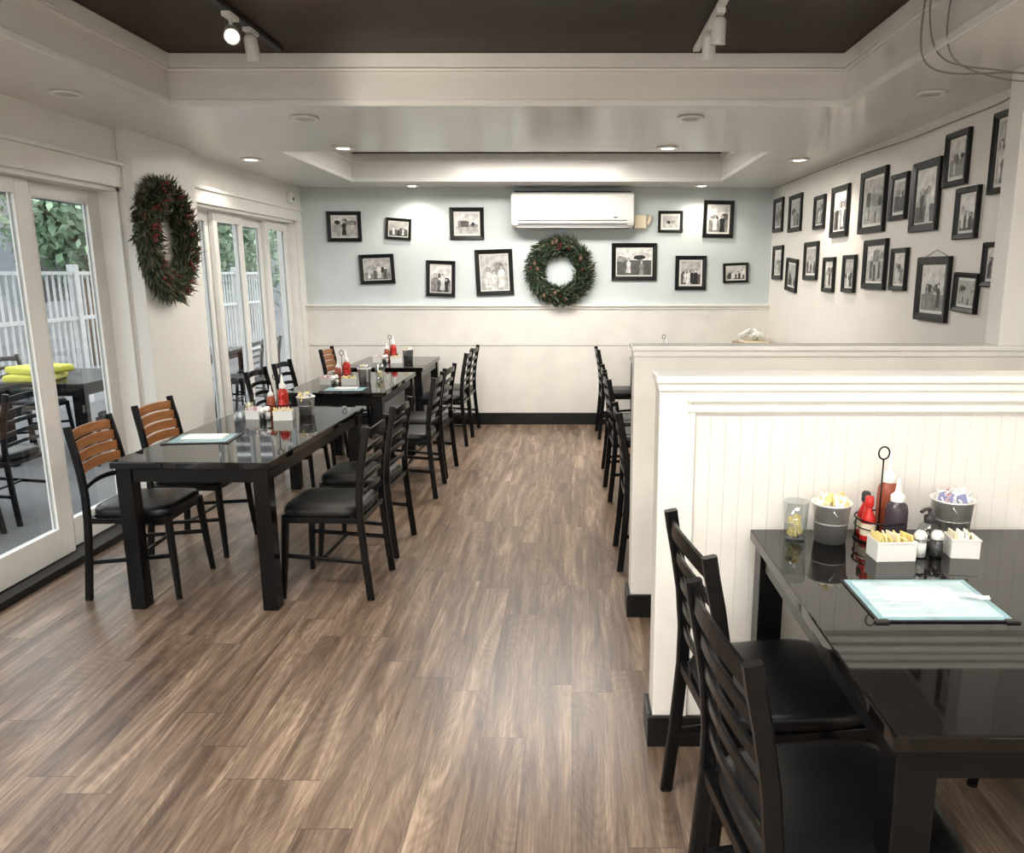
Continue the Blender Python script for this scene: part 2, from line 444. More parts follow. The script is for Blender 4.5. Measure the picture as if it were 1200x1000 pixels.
def table(x0, x1, y0, y1, h=.76, name='dining_table', rot=0, leg=.075):
    cx, cy = (x0+x1)/2, (y0+y1)/2; w, d = x1-x0, y1-y0
    e = empty(name, (cx, cy, 0), (0, 0, math.radians(rot)))
    b = B(); b.box((-w/2, -d/2, h-.035), (w/2, d/2, h), M_tabletop, .005, seg=3); b.obj('tabletop', e)
    b = B()
    i = .015
    for s in (-1, 1):
        b.box((s*(w/2-i-.022)-.011, -d/2+i+leg, h-.105), (s*(w/2-i-.022)+.011, d/2-i-leg, h-.035), M_blackw, .002)
        b.box((-w/2+i+leg, s*(d/2-i-.022)-.011, h-.105), (w/2-i-leg, s*(d/2-i-.022)+.011, h-.035), M_blackw, .002)
    b.obj('apron', e)
    for k, (sx, sy) in enumerate(((-1, -1), (1, -1), (1, 1), (-1, 1))):
        b = B(); a = sx*(w/2-i-leg/2); c = sy*(d/2-i-leg/2)
        b.box((a-leg/2, c-leg/2, 0), (a+leg/2, c+leg/2, h-.035), M_blackw, .005); b.obj('leg_%d' % (k+1), e)

table(-2.19, -1.42, 3.55, 5.10, rot=-1.5)
table(-2.19, -1.42, 5.72, 6.95)
table(-2.19, -1.42, 7.28, 8.26)
for y, w, j in ((3.90, 1, 2), (4.50, 1, -2), (6.02, 0, 0), (6.58, 0, 0), (7.80, 1, 0)): chair(-2.24, y, 'E', w, 1, j)
for y in (3.90, 4.50): chair(-1.26, y, 'W', 0, 1, R.uniform(-4, 2))
for y in (5.70, 6.28, 7.45, 7.95): chair(-1.25, y, 'W', 0, 1, R.uniform(-4, 2))
table(.62, 1.40, 3.85, 5.05); table(.62, 1.40, 5.40, 6.60); table(.62, 1.40, 7.25, 8.26)
for y in (4.28, 5.62, 6.18, 7.78): chair(.51, y, 'E', 0, 1, R.uniform(0, 5))
for y in (4.3, 5.8, 7.5): chair(1.48, y, 'W')
# foreground table
TH = .81
table(.593, 1.52, 1.27, 2.435, TH, leg=.08)
chair(.585, 2.03, 'E', 0, 1.06, 7); chair(.57, 1.50, 'E', 0, 1.06, 7)
chair(1.54, 2.02, 'W', 0, 1.06); chair(1.54, 1.50, 'W', 0, 1.06)
b = B()
b.box((1.76, 7.85, 0), (2.08, 8.30, .90), M_wains, .005); b.box((1.73, 7.82, .90), (2.10, 8.31, .93), wood_mat('cabinet_top_wood', (.30, .20, .12), (.42, .30, .2)), .004)
for z in (.12, .5): b.box((1.74, 7.90, z), (1.762, 8.25, z+.33), M_trimw, .004)
for z in (.28, .66): b.box((1.725, 8.04, z), (1.74, 8.12, z+.015), M_chrome, .003)
b.obj('side_cabinet')

# ------------------------------------------------------------------ tableware
def squeeze(name, x, y, z, m, cap, r=.03, h=.15):
    b = B()
    b.lathe([(0, 0), (r*.95, 0), (r, .006), (r, h*.70), (r*.9, h*.82), (r*.55, h*.9), (r*.5, h*.93)], m)
    b.lathe([(r*.62, h*.90), (r*.64, h*1.02), (r*.5, h*1.05), (r*.28, h*1.1), (r*.12, h*1.38), (0, h*1.39)], cap)
    return b.obj(name, None, (x, y, z))
def hotsauce(x, y, z, cap=M_red2):
    b = B()
    b.lathe([(0, 0), (.021, 0), (.023, .005), (.023, .07), (.018, .085), (.011, .10), (.010, .118)], M_red2)
    b.lathe([(.0235, .02), (.0237, .021), (.0237, .058), (.0235, .059)], M_cream)
    b.lathe([(.013, .112), (.014, .115), (.014, .14), (.010, .145), (0, .145)], cap)
    b.obj('hot_sauce_bottle', None, (x, y, z))
def packets(b, cx, cy, z, rx, ry, n, mats, sz=(.03, .045)):
    for k in range(n):
        m = R.choice(mats); M = Matrix.Translation((cx+R.uniform(-rx, rx), cy+R.uniform(-ry, ry), z+R.uniform(-.008, .012))) @ Matrix.Rotation(R.uniform(-.6, .6), 4, 'X') @ Matrix.Rotation(R.uniform(-.6, .6), 4, 'Y') @ Matrix.Rotation(R.uniform(0, 3.1), 4, 'Z')
        b.box((-sz[0]/2, -.0025, -sz[1]/2), (sz[0]/2, .0025, sz[1]/2), m, .001, M, 1)
def pail(x, y, z, mats, r=.055, h=.115, n=26):
    b = B()
    b.lathe([(0, .002), (r*.78, .002), (r*.80, 0), (r*.97, h-.004), (r*1.03, h-.004), (r*1.05, h), (r*1.03, h+.003), (r*.95, h), (r*.76, .006), (0, .006)], M_chrome, n=32)
    b.lathe([(r*.875, h*.5), (r*.90, h*.51), (r*.89, h*.52)], M_chrome)
    b.tube([(r*1.05*math.cos(a), -.01-.02*math.sin(a), h-.012-.035*math.sin(a)) for a in [math.pi*k/12 for k in range(13)]], .0015, M_chrome, 6)
    packets(b, 0, 0, h*.97, r*.55, r*.55, n+14, mats)
    b.box((-r*.6, -r*.6, h*.3), (r*.6, r*.6, h*.8), mats[0], .01)
    b.obj('metal_pail', None, (x, y, z), (0, 0, R.uniform(0, 3)))
def pbox(x, y, z, mats, w=.10, d=.065, h=.052, rot=0):
    b = B(); t = .003
    b.box((-w/2, -d/2, 0), (w/2, d/2, t), M_wplast)
    for s in (-1, 1):
        b.box((s*w/2-t/2, -d/2, 0), (s*w/2+t/2, d/2, h), M_wplast, .001)
        b.box((-w/2, s*d/2-t/2, 0), (w/2, s*d/2+t/2, h), M_wplast, .001)
    b.box((-w/2-.003, -d/2-.003, h-.006), (w/2+.003, -d/2, h), M_wplast, .001)
    for k in range(14):
        xx = -w/2+.008+k*(w-.016)/13
        M = Matrix.Translation((xx, 0, .042)) @ Matrix.Rotation(R.uniform(-.25, .25), 4, 'Y') @ Matrix.Rotation(R.uniform(-.25, .25), 4, 'Z')
        b.box((-.0025, -d/2+.010, -.035), (.0025, d/2-.010, .026+R.uniform(-.008, .01)), R.choice(mats), .001, M, 1)
    b.obj('sugar_packet_box', None, (x, y, z), (0, 0, rot))
def shaker(name, x, y, z, fill):
    b = B()
    b.lathe([(0, .004), (.017, .004), (.018, .045), (0, .045)], fill, n=16)
    b.lathe([(0, 0), (.021, 0), (.022, .004), (.0215, .05), (.017, .062)], M_tglass, n=16)
    b.lathe([(.018, .058), (.0185, .06), (.0185, .072), (.012, .082), (0, .084)], M_chrome, n=16)
    b.obj(name, None, (x, y, z))
def pump(x, y, z):
    b = B()
    b.lathe([(0, 0.003), (.028, .003), (.031, .006), (.031, .035), (0, .037)], M_soy)
    b.lathe([(0, .0), (.034, .001), (.0345, .05), (.027, .07), (.015, .080)], M_tglass)
    b.lathe([(.015, .078), (.016, .085), (.016, .1), (.006, .104), (.006, .125), (0, .126)], M_dplast)
    b.bar([(0, 0, .123), (-.02, -.01, .124), (-.035, -.018, .118)], .012, .008, M_dplast)
    b.obj('sauce_dispenser', None, (x, y, z))
def caddy(x, y, z, r=.075, hh=.225, m=M_chrome):
    b = B()
    def ring(rr, zz): return [(rr*math.cos(2*math.pi*k/28), rr*math.sin(2*math.pi*k/28), zz) for k in range(28)]
    b.tube(ring(r, .004), .003, M_metalb, 6, True); b.tube(ring(r, .07), .003, M_metalb, 6, True)
    b.tube(ring(r, .045), .002, M_metalb, 6, True)
    for k in range(6):
        a = 2*math.pi*k/6; b.tube([(r*math.cos(a), r*math.sin(a), .002), (r*math.cos(a), r*math.sin(a), .072)], .002, M_metalb, 6)
    b.tube([(-r, 0, .003), (r, 0, .003)], .002, M_metalb, 6); b.tube([(0, -r, .003), (0, r, .003)], .002, M_metalb, 6)
    b.tube([(-.005, .0, .003), (-.005, .0, hh)], .0025, M_metalb, 6)
    b.tube([(-.005+.017*math.cos(2*math.pi*k/18), 0, hh+.019+.020*math.sin(2*math.pi*k/18)) for k in range(18)], .0028, M_metalb, 6, True, up=(0, 1, 0))
    b.obj('condiment_caddy', None, (x, y, z))
def tumbler(x, y, z):
    b = B()
    b.lathe([(0, .0), (.032, 0), (.034, .003), (.040, .13), (.0385, .13), (.032, .010), (0, .010)], M_tglass)
    packets(b, 0, 0, .045, .012, .012, 16, [M_yel, M_cream], (.026, .05))
    b.obj('drinking_glass', None, (x, y, z))
def menu(x, y, z, w=.34, d=.26, rot=0, dark=False):
    e = empty('menu', (x, y, z), (0, 0, rot))
    b = B(); b.box((-w/2, -d/2, 0), (w/2, d/2, .004), M_blackw, .0015)
    b.box((-w/2-.004, -d/2-.003, 0), (-w/2+.03, -d/2+.012, .006), M_dplast, .001); b.box((w/2-.03, -d/2-.003, 0), (w/2+.004, -d/2+.012, .006), M_dplast, .001)
    b.obj('cover', e)
    b = B()
    if dark:
        b.box((-w/2+.020, -d/2+.020, .004), (w/2-.020, d/2-.020, .0052), M_teal)
    else:
        b.box((-w/2+.008, -d/2+.008, .004), (w/2-.008, d/2-.008, .0050), M_teal)
        b.box((-w/2+.024, -d/2+.022, .005), (w/2-.024, d/2-.022, .0054), M_menuc)
        for k in range(5): b.box((-w/2+.03, -d/2+.03+k*.035, .0054), (-w/2+.03+R.uniform(.1, .22), -d/2+.036+k*.035, .0057), M_paper)
    b.obj('page', e)
def napkin(x, y, z, rot=0, w=.17, d=.075):
    b = B()
    for k in range(3):
        b.box((-w/2+k*.002, -d/2+k*.003, .0005+k*.003), (w/2-k*.001, d/2-k*.002, .0035+k*.003), M_paper, .0012)
    b.obj('napkin', None, (x, y, z), (0, 0, rot))
def fork(x, y, z, rot=0):
    b = B()
    b.bar([(-.09, 0, .002), (-.04, 0, .002), (.02, 0, .004), (.04, 0, .0035)], .009, .002, M_chrome, scl=[1.3, 1, .7, .9])
    b.box((.038, -.011, .0025), (.058, .011, .0045), M_chrome, .001)
    for k in range(4): b.bar([(.057, -.0093+k*.0062, .0035), (.075, -.0093+k*.0062, .0015), (.092, -.0093+k*.0062, .004)], .003, .0015, M_chrome)
    b.obj('fork', None, (x, y, z), (0, 0, rot))

Z = TH
tumbler(.710, 2.33, Z)
pail(.822, 2.33, Z, [M_yel, M_cream, M_paper], .060, .125)
caddy(.985, 2.345, Z, .078, .262)
hotsauce(.940, 2.33, Z); hotsauce(.950, 2.385, Z, M_dplast)
squeeze('ketchup_bottle', 1.022, 2.390, Z, M_rust, M_wplast, .034, .195)
squeeze('soy_sauce_bottle', 1.020, 2.312, Z, M_soy, M_wplast, .034, .150)
pbox(.955, 2.18, Z, [M_yel, M_yel, M_cream], .115, .075, .06, .05)
pump(1.105, 2.27, Z)
shaker('salt_shaker', 1.04, 2.18, Z, M_paper); shaker('pepper_shaker', 1.09, 2.18, Z, M_dplast)
pbox(1.175, 2.20, Z, [M_paper, M_cream], .080, .068, .06, -.1)
pail(1.215, 2.355, Z, [M_paper, M_lil, M_pink, M_paper], .066, .13)
menu(.915, 1.87, Z, .345, .265, .0)
napkin(.905, 1.885, Z+.0057, -.05, .19, .075); fork(.985, 1.875, Z+.0151, -.35)

def setting(x, y, z, flip=1):
    caddy(x, y, z, .075)
    squeeze('ketchup_bottle', x+.02*flip, y+.035, z, M_red, M_wplast, .033, .185)
    squeeze('mayonnaise_bottle', x-.035*flip, y-.02, z, M_rust, M_wplast, .027, .14)
    hotsauce(x+.035*flip, y-.03, z)
    pail(x+.17*flip, y+.02, z, [M_yel, M_paper, M_lil], .056, .115, 18)
    pbox(x+.09*flip, y-.16, z, [M_yel, M_cream], .11, .07, .06, .2)
    pbox(x-.10*flip, y-.12, z, [M_paper, M_pink], .09, .07, .055, -.1)
    shaker('salt_shaker', x-.01, y-.16, z, M_paper); shaker('pepper_shaker', x-.02, y-.21, z, M_dplast)
TZ = .76
setting(-1.86, 4.80, TZ)
tumbler(-2.04, 4.80, TZ)
menu(-2.00, 4.08, TZ, .34, .26, .1, True); napkin(-2.00, 4.10, TZ+.0054, .05, .22, .11)
setting(-1.88, 6.28, TZ); tumbler(-1.62, 6.45, TZ); menu(-1.75, 5.88, TZ, .34, .22, 0, True); napkin(-1.75, 5.89, TZ+.0054)
setting(-1.85, 7.85, TZ)
setting(.95, 7.90, TZ); menu(1.0, 7.45, TZ)
setting(1.05, 4.45, TZ); setting(1.05, 6.0, TZ)
b = B()
for k in range(14):
    x = R.uniform(-.11, .11); y = R.uniform(-.09, .09)
    M = Matrix.Translation((x, y, .04+R.uniform(0, .07))) @ Matrix.Rotation(R.uniform(0, 3), 4, 'Z') @ Matrix.Rotation(R.uniform(-.5, .5), 4, 'Y')
    b.box((-.07, -.018, -.015), (.07, .018, .015), M_paper, .008, M)
b.box((-.13, -.12, 0), (.13, .12, .02), M_cream, .006)
b.obj('napkin_roll_tray', None, (1.91, 8.06, .93))

# ------------------------------------------------------------------ pictures
def picture(x, y, z, w, h, rz, tilt=0, string=False):
    e = empty('framed_photograph', (x, y, z), (0, math.radians(tilt), math.radians(rz)))
    fw = min(.045, .12*min(w, h)+.002)
    b = B(); i = b.mi(M_frame)
    loops = [(0, -.001), (0, -.022), (.005, -.027), (fw*.5, -.024), (fw-.004, -.020), (fw, -.012), (fw, -.006)]
    vs = []
    for ins, yy in loops:
        a, c = w/2-ins, h/2-ins
        vs.append([b.bm.verts.new((-a, yy, -c)), b.bm.verts.new((a, yy, -c)), b.bm.verts.new((a, yy, c)), b.bm.verts.new((-a, yy, c))])
    for p, q in zip(vs, vs[1:]):
        for k in range(4):
            f = b.bm.faces.new((p[k], p[(k+1) % 4], q[(k+1) % 4], q[k])); f.material_index = i
    f = b.bm.faces.new(vs[0]); f.material_index = i
    bmesh.ops.recalc_face_normals(b.bm, faces=b.bm.faces)
    b.obj('frame', e)
    b = B(); a, c = w/2-fw, h/2-fw
    b.poly([(-a, -.008, -c), (a, -.008, -c), (a, -.008, c), (-a, -.008, c)], M_mat); b.obj('mat_board', e)
    b = B(); mt = R.uniform(.008, .022); a -= mt; c -= mt
    kind = R.choice(['group', 'group', 'group', 'portrait', 'scene', 'mixed'])
    hz = R.uniform(-.4, .3)*c
    sky = R.choice(GR[3:5]); gnd = R.choice(GR[1:4])
    b.poly([(-a, -.009, hz), (a, -.009, hz), (a, -.009, c), (-a, -.009, c)], sky)
    b.poly([(-a, -.009, -c), (a, -.009, -c), (a, -.009, hz), (-a, -.009, hz)], gnd)
    def blob(cx, cz, rx, rz_, yy, m, n=12):
        b.poly([(max(-a, min(a, cx+rx*math.cos(t*2*math.pi/n)*R.uniform(.9, 1.1))), yy, max(-c, min(c, cz+rz_*math.sin(t*2*math.pi/n)*R.uniform(.9, 1.1)))) for t in range(n)], m)
    for k in range(4):
        yy = -.0094-.00015*k
        if R.random() < .4:
            x0 = R.uniform(-a, a*.4); x1 = min(a, x0+R.uniform(.2, .8)*a); zt = min(c*.9, hz+R.uniform(.1, .6)*c); zb = hz-R.uniform(0, .1)*c
            b.poly([(x0, yy, zb), (x1, yy, zb), (x1, yy, zt), ((x0+x1)/2, yy, min(c, zt+.08*c)), (x0, yy, zt)], R.choice(GR[1:4]))
        else:
            blob(R.uniform(-.8, .8)*a, hz+R.uniform(.0, .3)*c, R.uniform(.15, .4)*a, R.uniform(.12, .3)*c, yy, R.choice(GR[0:3]))
    n = {'group': R.choice([3, 4, 5, 6, 7]), 'portrait': 1, 'scene': R.choice([0, 2]), 'mixed': 2}[kind]
    if w < h and n > 4: n = 4
    for k in range(n):
        fx = (-a*.75+1.5*a*(k+.5)/n)+R.uniform(-.06, .06)*a
        hh = {'group': c*R.uniform(1.0, 1.45), 'portrait': 1.6*c, 'mixed': c*R.uniform(1.1, 1.5), 'scene': c*.7}[kind]
        hr = hh*.085; bw = hh*.16
        zb = -c*(1 if k % 2 else .85); yy = -.0104-.0004*(k % 3)
        bw = max(.004, min(bw, a-abs(fx)))
        g = R.choice((GR[0], GR[0], GR[1], GR[2], GR[4], GR[4])); sk = R.choice(GR[3:5])
        b.poly([(fx-bw, yy, zb), (fx+bw*.9, yy, zb), (fx+bw*.6, yy, zb+hh*.4), (fx+bw*.95, yy, zb+hh*.62), (fx+bw*.5, yy, zb+hh*.74), (fx-bw*.5, yy, zb+hh*.74), (fx-bw*.95, yy, zb+hh*.60), (fx-bw*.65, yy, zb+hh*.4)], g)
        blob(fx, zb+hh*.85, hr*1.1, hr*1.25, yy-.0001, GR[R.choice((0, 0, 1))])
        blob(fx, zb+hh*.83, hr*.8, hr*1.05, yy-.0002, sk)
    b.obj('print', e)
    if string:
        b = B(); b.tube([(-w*.35, -.004, h/2), (0, -.004, h/2+.04), (w*.35, -.004, h/2)], .0015, M_dplast, 5, up=(0, 1, 0)); b.obj('hanging_wire', e)
YP = YB-.001
for (x, z, w, h, t) in ((-2.40, 2.125, .36, .31, 0), (-1.83, 2.10, .27, .22, 4), (-1.105, 2.155, .36, .33, 0), (-2.075, 1.685, .37, .31, -2),
                        (-1.40, 1.585, .31, .38, 2), (-.825, 1.65, .40, .48, -2), (.665, 1.76, .48, .39, 0), (1.04, 2.175, .26, .22, 0),
                        (1.545, 2.20, .32, .38, 1), (1.27, 1.645, .33, .36, 0), (1.75, 1.645, .27, .21, -2)):
    picture(x, YP, z, w, h, 0, t)
E0 = 1.645
for (y, z, w, h, t) in ((8.10, .577, .34, .335, 0), (7.49, .552, .40, .34, 0), (6.76, .505, .28, .28, 0), (6.25, .474, .38, .39, 0), (5.58, .492, .46, .43, 0),
                        (5.14, .48, .26, .29, 0), (4.756, .449, .36, .41, 0), (4.406, .613, .26, .29, 0), (3.92, .58, .24, .39, 0), (4.10+.14, .313, .24, .27, 0),
                        (8.03, .103, .36, .34, 0), (7.50, -.02, .36, .31, 4), (6.92, .103, .38, .33, 0), (6.42, -.014, .27, .28, 0), (5.95, -.006, .26, .28, 0),
                        (5.46, .058, .40, .34, 0), (5.05, .022, .24, .27, 0), (4.56, -.093, .40, .37, 0), (4.17, -.104, .25, .21, 2), (3.92, .042, .20, .22, 0)):
    picture(XR-.001, y, E0+z, w, h, -90, t, string=(w == .40 and h == .37))

# ------------------------------------------------------------------ wreaths
def wreath(x, y, z, rz, Rm, rr, n, mats, name='evergreen_wreath', sz=1.0, loose=0.0, zs=1.0, depth=1.0, nb=38):
    b = B(); idx = [b.mi(m) for m in mats]
    b.tube([(Rm*math.cos(2*math.pi*k/40), -.06*depth, zs*Rm*math.sin(2*math.pi*k/40)) for k in range(40)], rr*.42*depth, M_leaf1, 8, True, up=(0, 1, 0))
    for k in range(n):
        a = R.uniform(0, 2*math.pi); ph = R.uniform(-.45*math.pi, 1.45*math.pi)
        rad = rr*(R.uniform(.25, .75))
        ctr = Vector((math.cos(a), 0, zs*math.sin(a)))
        rd = Vector((math.cos(a), 0, math.sin(a))); tg = Vector((-math.sin(a), 0, math.cos(a)))
        o = rd*math.cos(ph)+Vector((0, -depth, 0))*math.sin(ph)
        p = ctr*Rm+o*rad+Vector((0, -.055*depth, 0))
        d = (o*R.uniform(.3, 1.0)+tg*R.uniform(.2, 1.3)+Vector((R.gauss(0, .35), R.gauss(0, .35)*depth, R.gauss(0, .35)))).normalized()
        l = sz*R.uniform(.035, .085)*(1+loose*R.random()); w = sz*R.uniform(.005, .011)
        sd = d.cross(Vector((R.gauss(0, 1), R.gauss(0, 1), R.gauss(0, 1)))).normalized()
        pts = [p, p+d*l*.4+sd*w, p+d*l, p+d*l*.4-sd*w]
        pts = [Vector((q.x, min(q.y, -.004), q.z)) for q in pts]
        f = b.bm.faces.new([b.bm.verts.new(q) for q in pts]); f.material_index = R.choice(idx)
    for k in range(nb):
        a = R.uniform(0, 2*math.pi); q = Rm+R.uniform(-.6, .6)*rr
        b.ico((q*math.cos(a), -.06*depth-R.uniform(.7, .98)*rr*depth, zs*q*math.sin(a)), R.uniform(.008, .013), M_berry)
    for k in range(7):
        a = R.uniform(0, 2*math.pi); q = Rm+R.uniform(-.4, .4)*rr
        b.ico((q*math.cos(a), -.06*depth-.7*rr*depth, zs*q*math.sin(a)), .02, M_twig, 2, (1, 1, 1.4))
    for k in range(30):
        a = R.uniform(0, 2*math.pi); p = Vector((math.cos(a), 0, zs*math.sin(a)))*Rm
        d = (Vector((math.cos(a), -.3, math.sin(a)))+Vector((-math.sin(a), 0, math.cos(a)))*R.uniform(-1, 1)).normalized()
        b.tube([p+Vector((0, -.08*depth, 0)), p+Vector((0, -.08*depth, 0))+d*rr*1.25], .0018, M_twig, 5)
    b.obj(name, None, (x, y, z), (0, 0, math.radians(rz)))
wreath(-.127, YP, 1.665, 0, .262, .115, 4600, [M_leaf1, M_leaf1, M_leaf2, M_leaf2, M_leaf3], nb=18)
wreath(XL+.091, 5.29, 1.86, 90, .25, .11, 6000, [M_leaf1, M_leaf2, M_leaf2, M_leaf3, M_leaf3, M_leaf3, M_twig], sz=.85, loose=.6, zs=1.22, depth=.8, nb=80)

# ------------------------------------------------------------------ wall unit etc.
e = empty('air_conditioner', (.01, YB, 0))
b = B()
sec = [(-.002, 2.10), (-.17, 2.10), (-.225, 2.135), (-.235, 2.20), (-.235, 2.42), (-.20, 2.455), (-.002, 2.46)]
t = bmesh.new(); r0 = [t.verts.new((-.63, a, c)) for a, c in sec]; r1 = [t.verts.new((.63, a, c)) for a, c in sec]
for k in range(len(sec)): t.faces.new((r0[k], r0[(k+1) % 7], r1[(k+1) % 7], r1[k]))
t.faces.new(r0); t.faces.new(r1); bmesh.ops.recalc_face_normals(t, faces=t.faces)
bmesh.ops.bevel(t, geom=list(t.edges), offset=.012, segments=3, affect='EDGES')
i = b.mi(M_wplast)
for f in t.faces: f.material_index = i
b._merge(t); b.obj('casing', e)
b = B(); b.box((-.56, -.237, 2.172), (.56, -.232, 2.178), M_dplast); b.box((-.56, -.232, 2.135), (.56, -.205, 2.140), M_dplast)
b.box((-.58, -.215, 2.098), (.58, -.10, 2.106), M_dplast); b.box((-.6, -.19, 2.462), (.6, -.04, 2.468), M_dplast)
b.box((.42, -.2375, 2.20), (.46, -.234, 2.21), M_dplast)
b.obj('louver', e)
b = B(); b.bar([(-.57, -.218, 2.104), (.57, -.218, 2.104)], .05, .008, M_wplast); b.obj('flap', e)
b = B(); b.box((.65, YB-.09, 2.10), (.78, YB-.001, 2.24), M_cream, .012); b.tube([(.76, YB-.045, 2.16), (.80, YB-.045, 2.15), (.82, YB-.045, 2.20), (.82, YB-.03, 2.24)], .02, M_cream, 10, up=(0, 1, 0)); b.obj('pipe_cover')
b = B(); b.box((XL, 7.98, 2.33), (XL+.05, 8.06, 2.43), M_wplast, .01); b.box((XL+.05, 8.0, 2.36), (XL+.056, 8.04, 2.39), M_dplast, .002); b.obj('motion_sensor')

# recessed downlights
def spot(x, y, z, energy, size=2.4, blend=.6, col=(1, .90, .76), r=.04):
    l = bpy.data.lights.new('spot_lamp', 'SPOT'); l.energy = energy; l.spot_size = size; l.spot_blend = blend; l.color = col; l.shadow_soft_size = r
    o = bpy.data.objects.new('spot_lamp', l); scene.collection.objects.link(o); o.location = (x, y, z)
    return o
def downlight(x, y, on=True, energy=20):
    b = B()
    b.lathe([(.046, -.001), (.075, -.001), (.080, -.006), (.076, -.011), (.050, -.014), (.046, -.008)], M_trimw, n=28)
    b.lathe([(0, -.0095), (.046, -.0095), (.047, -.002)], M_lampon if on else M_lampoff, n=24)
    o = b.obj('recessed_downlight', None, (x, y, ZS))
    if on:
        s = spot(0, 0, -.03, energy); s.parent = o; s.name = 'bulb'
for x, y, on, en in ((-2.50, 4.05, 0, 0), (1.78, 4.05, 0, 0), (-1.53, 4.66, 0, 0), (.68, 4.66, 0, 0), (-2.5, 6.28, 1, 26), (-1.62, 5.72, 1, 28),
                 (.68, 5.72, 1, 30), (1.78, 6.3, 1, 38), (-1.62, 8.12, 1, 20), (1.32, 8.12, 1, 20), (-2.5, 1.9, 1, 26), (1.78, 1.9, 1, 18), (-.4, -1.5, 1, 26)):
    downlight(x, y, bool(on), en)

# track lights
def track(x, y0, y1, heads):
    e = empty('track_light', (x, 0, ZC))
    b = B(); b.box((-.017, y0, -.02), (.017, y1, 0), M_wplast if x > 0 else M_dplast, .003); b.obj('rail', e)
    for k, (y, tgt, en, sz) in enumerate(heads):
        b = B()
        b.box((-.02, y-.05, -.040), (.02, y+.05, -.02), M_wplast, .004)
        b.tube([(0, y, -.040), (0, y, -.065)], .008, M_wplast, 8, up=(0, 1, 0))
        b.obj('adapter', e)
        d = (Vector(tgt)-Vector((x, y, ZC-.10))).normalized()
        b = B()
        b.lathe([(0, .058), (.020, .056), (.030, .04), (.032, -.04), (.035, -.052), (.033, -.054), (.028, -.045)], M_wplast, n=24)
        b.lathe([(0, -.043), (.029, -.045)], M_lampon if en else M_lampoff, n=20)
        o = b.obj('head', e, (0, y, -.10), d.to_track_quat('-Z', 'Y').to_euler())
        if en:
            s = spot(0, 0, -.065, en, sz, .85); s.parent = o; s.name = 'bulb'
track(-1.50, 2.0, 4.25, [(3.66, (-.7, 1.8, 1.6), 40, 1.2), (3.88, (-1.5, 4.7, 0), 70, 1.35), (3.1, (-.75, 3.82, 2.78), 32, 1.5), (2.6, (-.9, 3.8, 0), 60, 1.4)])  # unseen third head aimed up to put a warm glow on the ceiling
track(.64, 2.0, 4.25, [(3.86, (.75, 4.8, 0), 45, 1.2), (3.62, (.6, 4.1, 0), 0, 1), (2.7, (1.4, 3.0, 0), 30, 1.4)])

# fill-light panels added to brighten the room, behind the viewpoint and in the trays
def fill_panel(x, y, z, w, d, en):
    b = B(); b.box((-w/2-.03, -d/2-.03, -.03), (w/2+.03, d/2+.03, 0), M_trimw, .005); b.box((-w/2, -d/2, -.034), (w/2, d/2, -.03), M_fillpanel)
    o = b.obj('fill_light_panel', None, (x, y, z))
    l = bpy.data.lights.new('fill_panel_lamp', 'AREA'); l.shape = 'RECTANGLE'; l.size = w; l.size_y = d; l.energy = en; l.color = (1, .95, .88)
    q = bpy.data.objects.new('fill_lamp', l); scene.collection.objects.link(q); q.parent = o; q.location = (0, 0, -.05)
fill_panel(-1.4, -1.9, ZS, 1.2, .6, 90); fill_panel(.6, -1.9, ZS, 1.2, .6, 80)
fill_panel(-1.1, .9, ZC, 1.2, .5, 76); fill_panel(.6, .9, ZC, 1.2, .5, 38)
fill_panel(-.35, 6.9, ZC, 1.8, .5, 98)

# loose cables upper right
def cable(pts, r=.004, name='electrical_cable', m=M_cable):
    c = bpy.data.curves.new(name, 'CURVE'); c.dimensions = '3D'; c.bevel_depth = r; c.bevel_resolution = 2
    s = c.splines.new('NURBS'); s.points.add(len(pts)-1); s.order_u = 4; s.use_endpoint_u = True
    for p, q in zip(s.points, pts): p.co = (*q, 1)
    c.materials.append(m); o = bpy.data.objects.new(name, c); scene.collection.objects.link(o)
cable([(1.42, 3.35, 2.77), (1.41, 3.35, 2.66), (1.40, 3.35, 2.50), (1.48, 3.34, 2.44), (1.62, 3.32, 2.43), (1.85, 3.34, 2.45), (2.11, 3.40, 2.44)])
cable([(1.42, 3.30, 2.77), (1.42, 3.32, 2.70), (1.43, 3.32, 2.54), (1.52, 3.32, 2.46), (1.70, 3.30, 2.45), (1.9, 3.32, 2.42), (2.11, 3.42, 2.46)], .0035)
cable([(2.11, 3.40, 2.44), (1.9, 3.36, 2.40), (1.64, 3.3, 2.42), (1.47, 3.24, 2.47), (1.44, 3.2, 2.60), (1.43, 3.15, 2.70), (1.44, 3.1, 2.77)], .0035)
cable([(1.93, 3.49, 2.50), (2.08, 3.7, 2.44), (2.10, 4.3, 2.47), (2.10, 5.0, 2.45), (2.10, 5.8, 2.49), (2.10, 7.0, 2.50), (2.10, 8.2, 2.50)], .004)

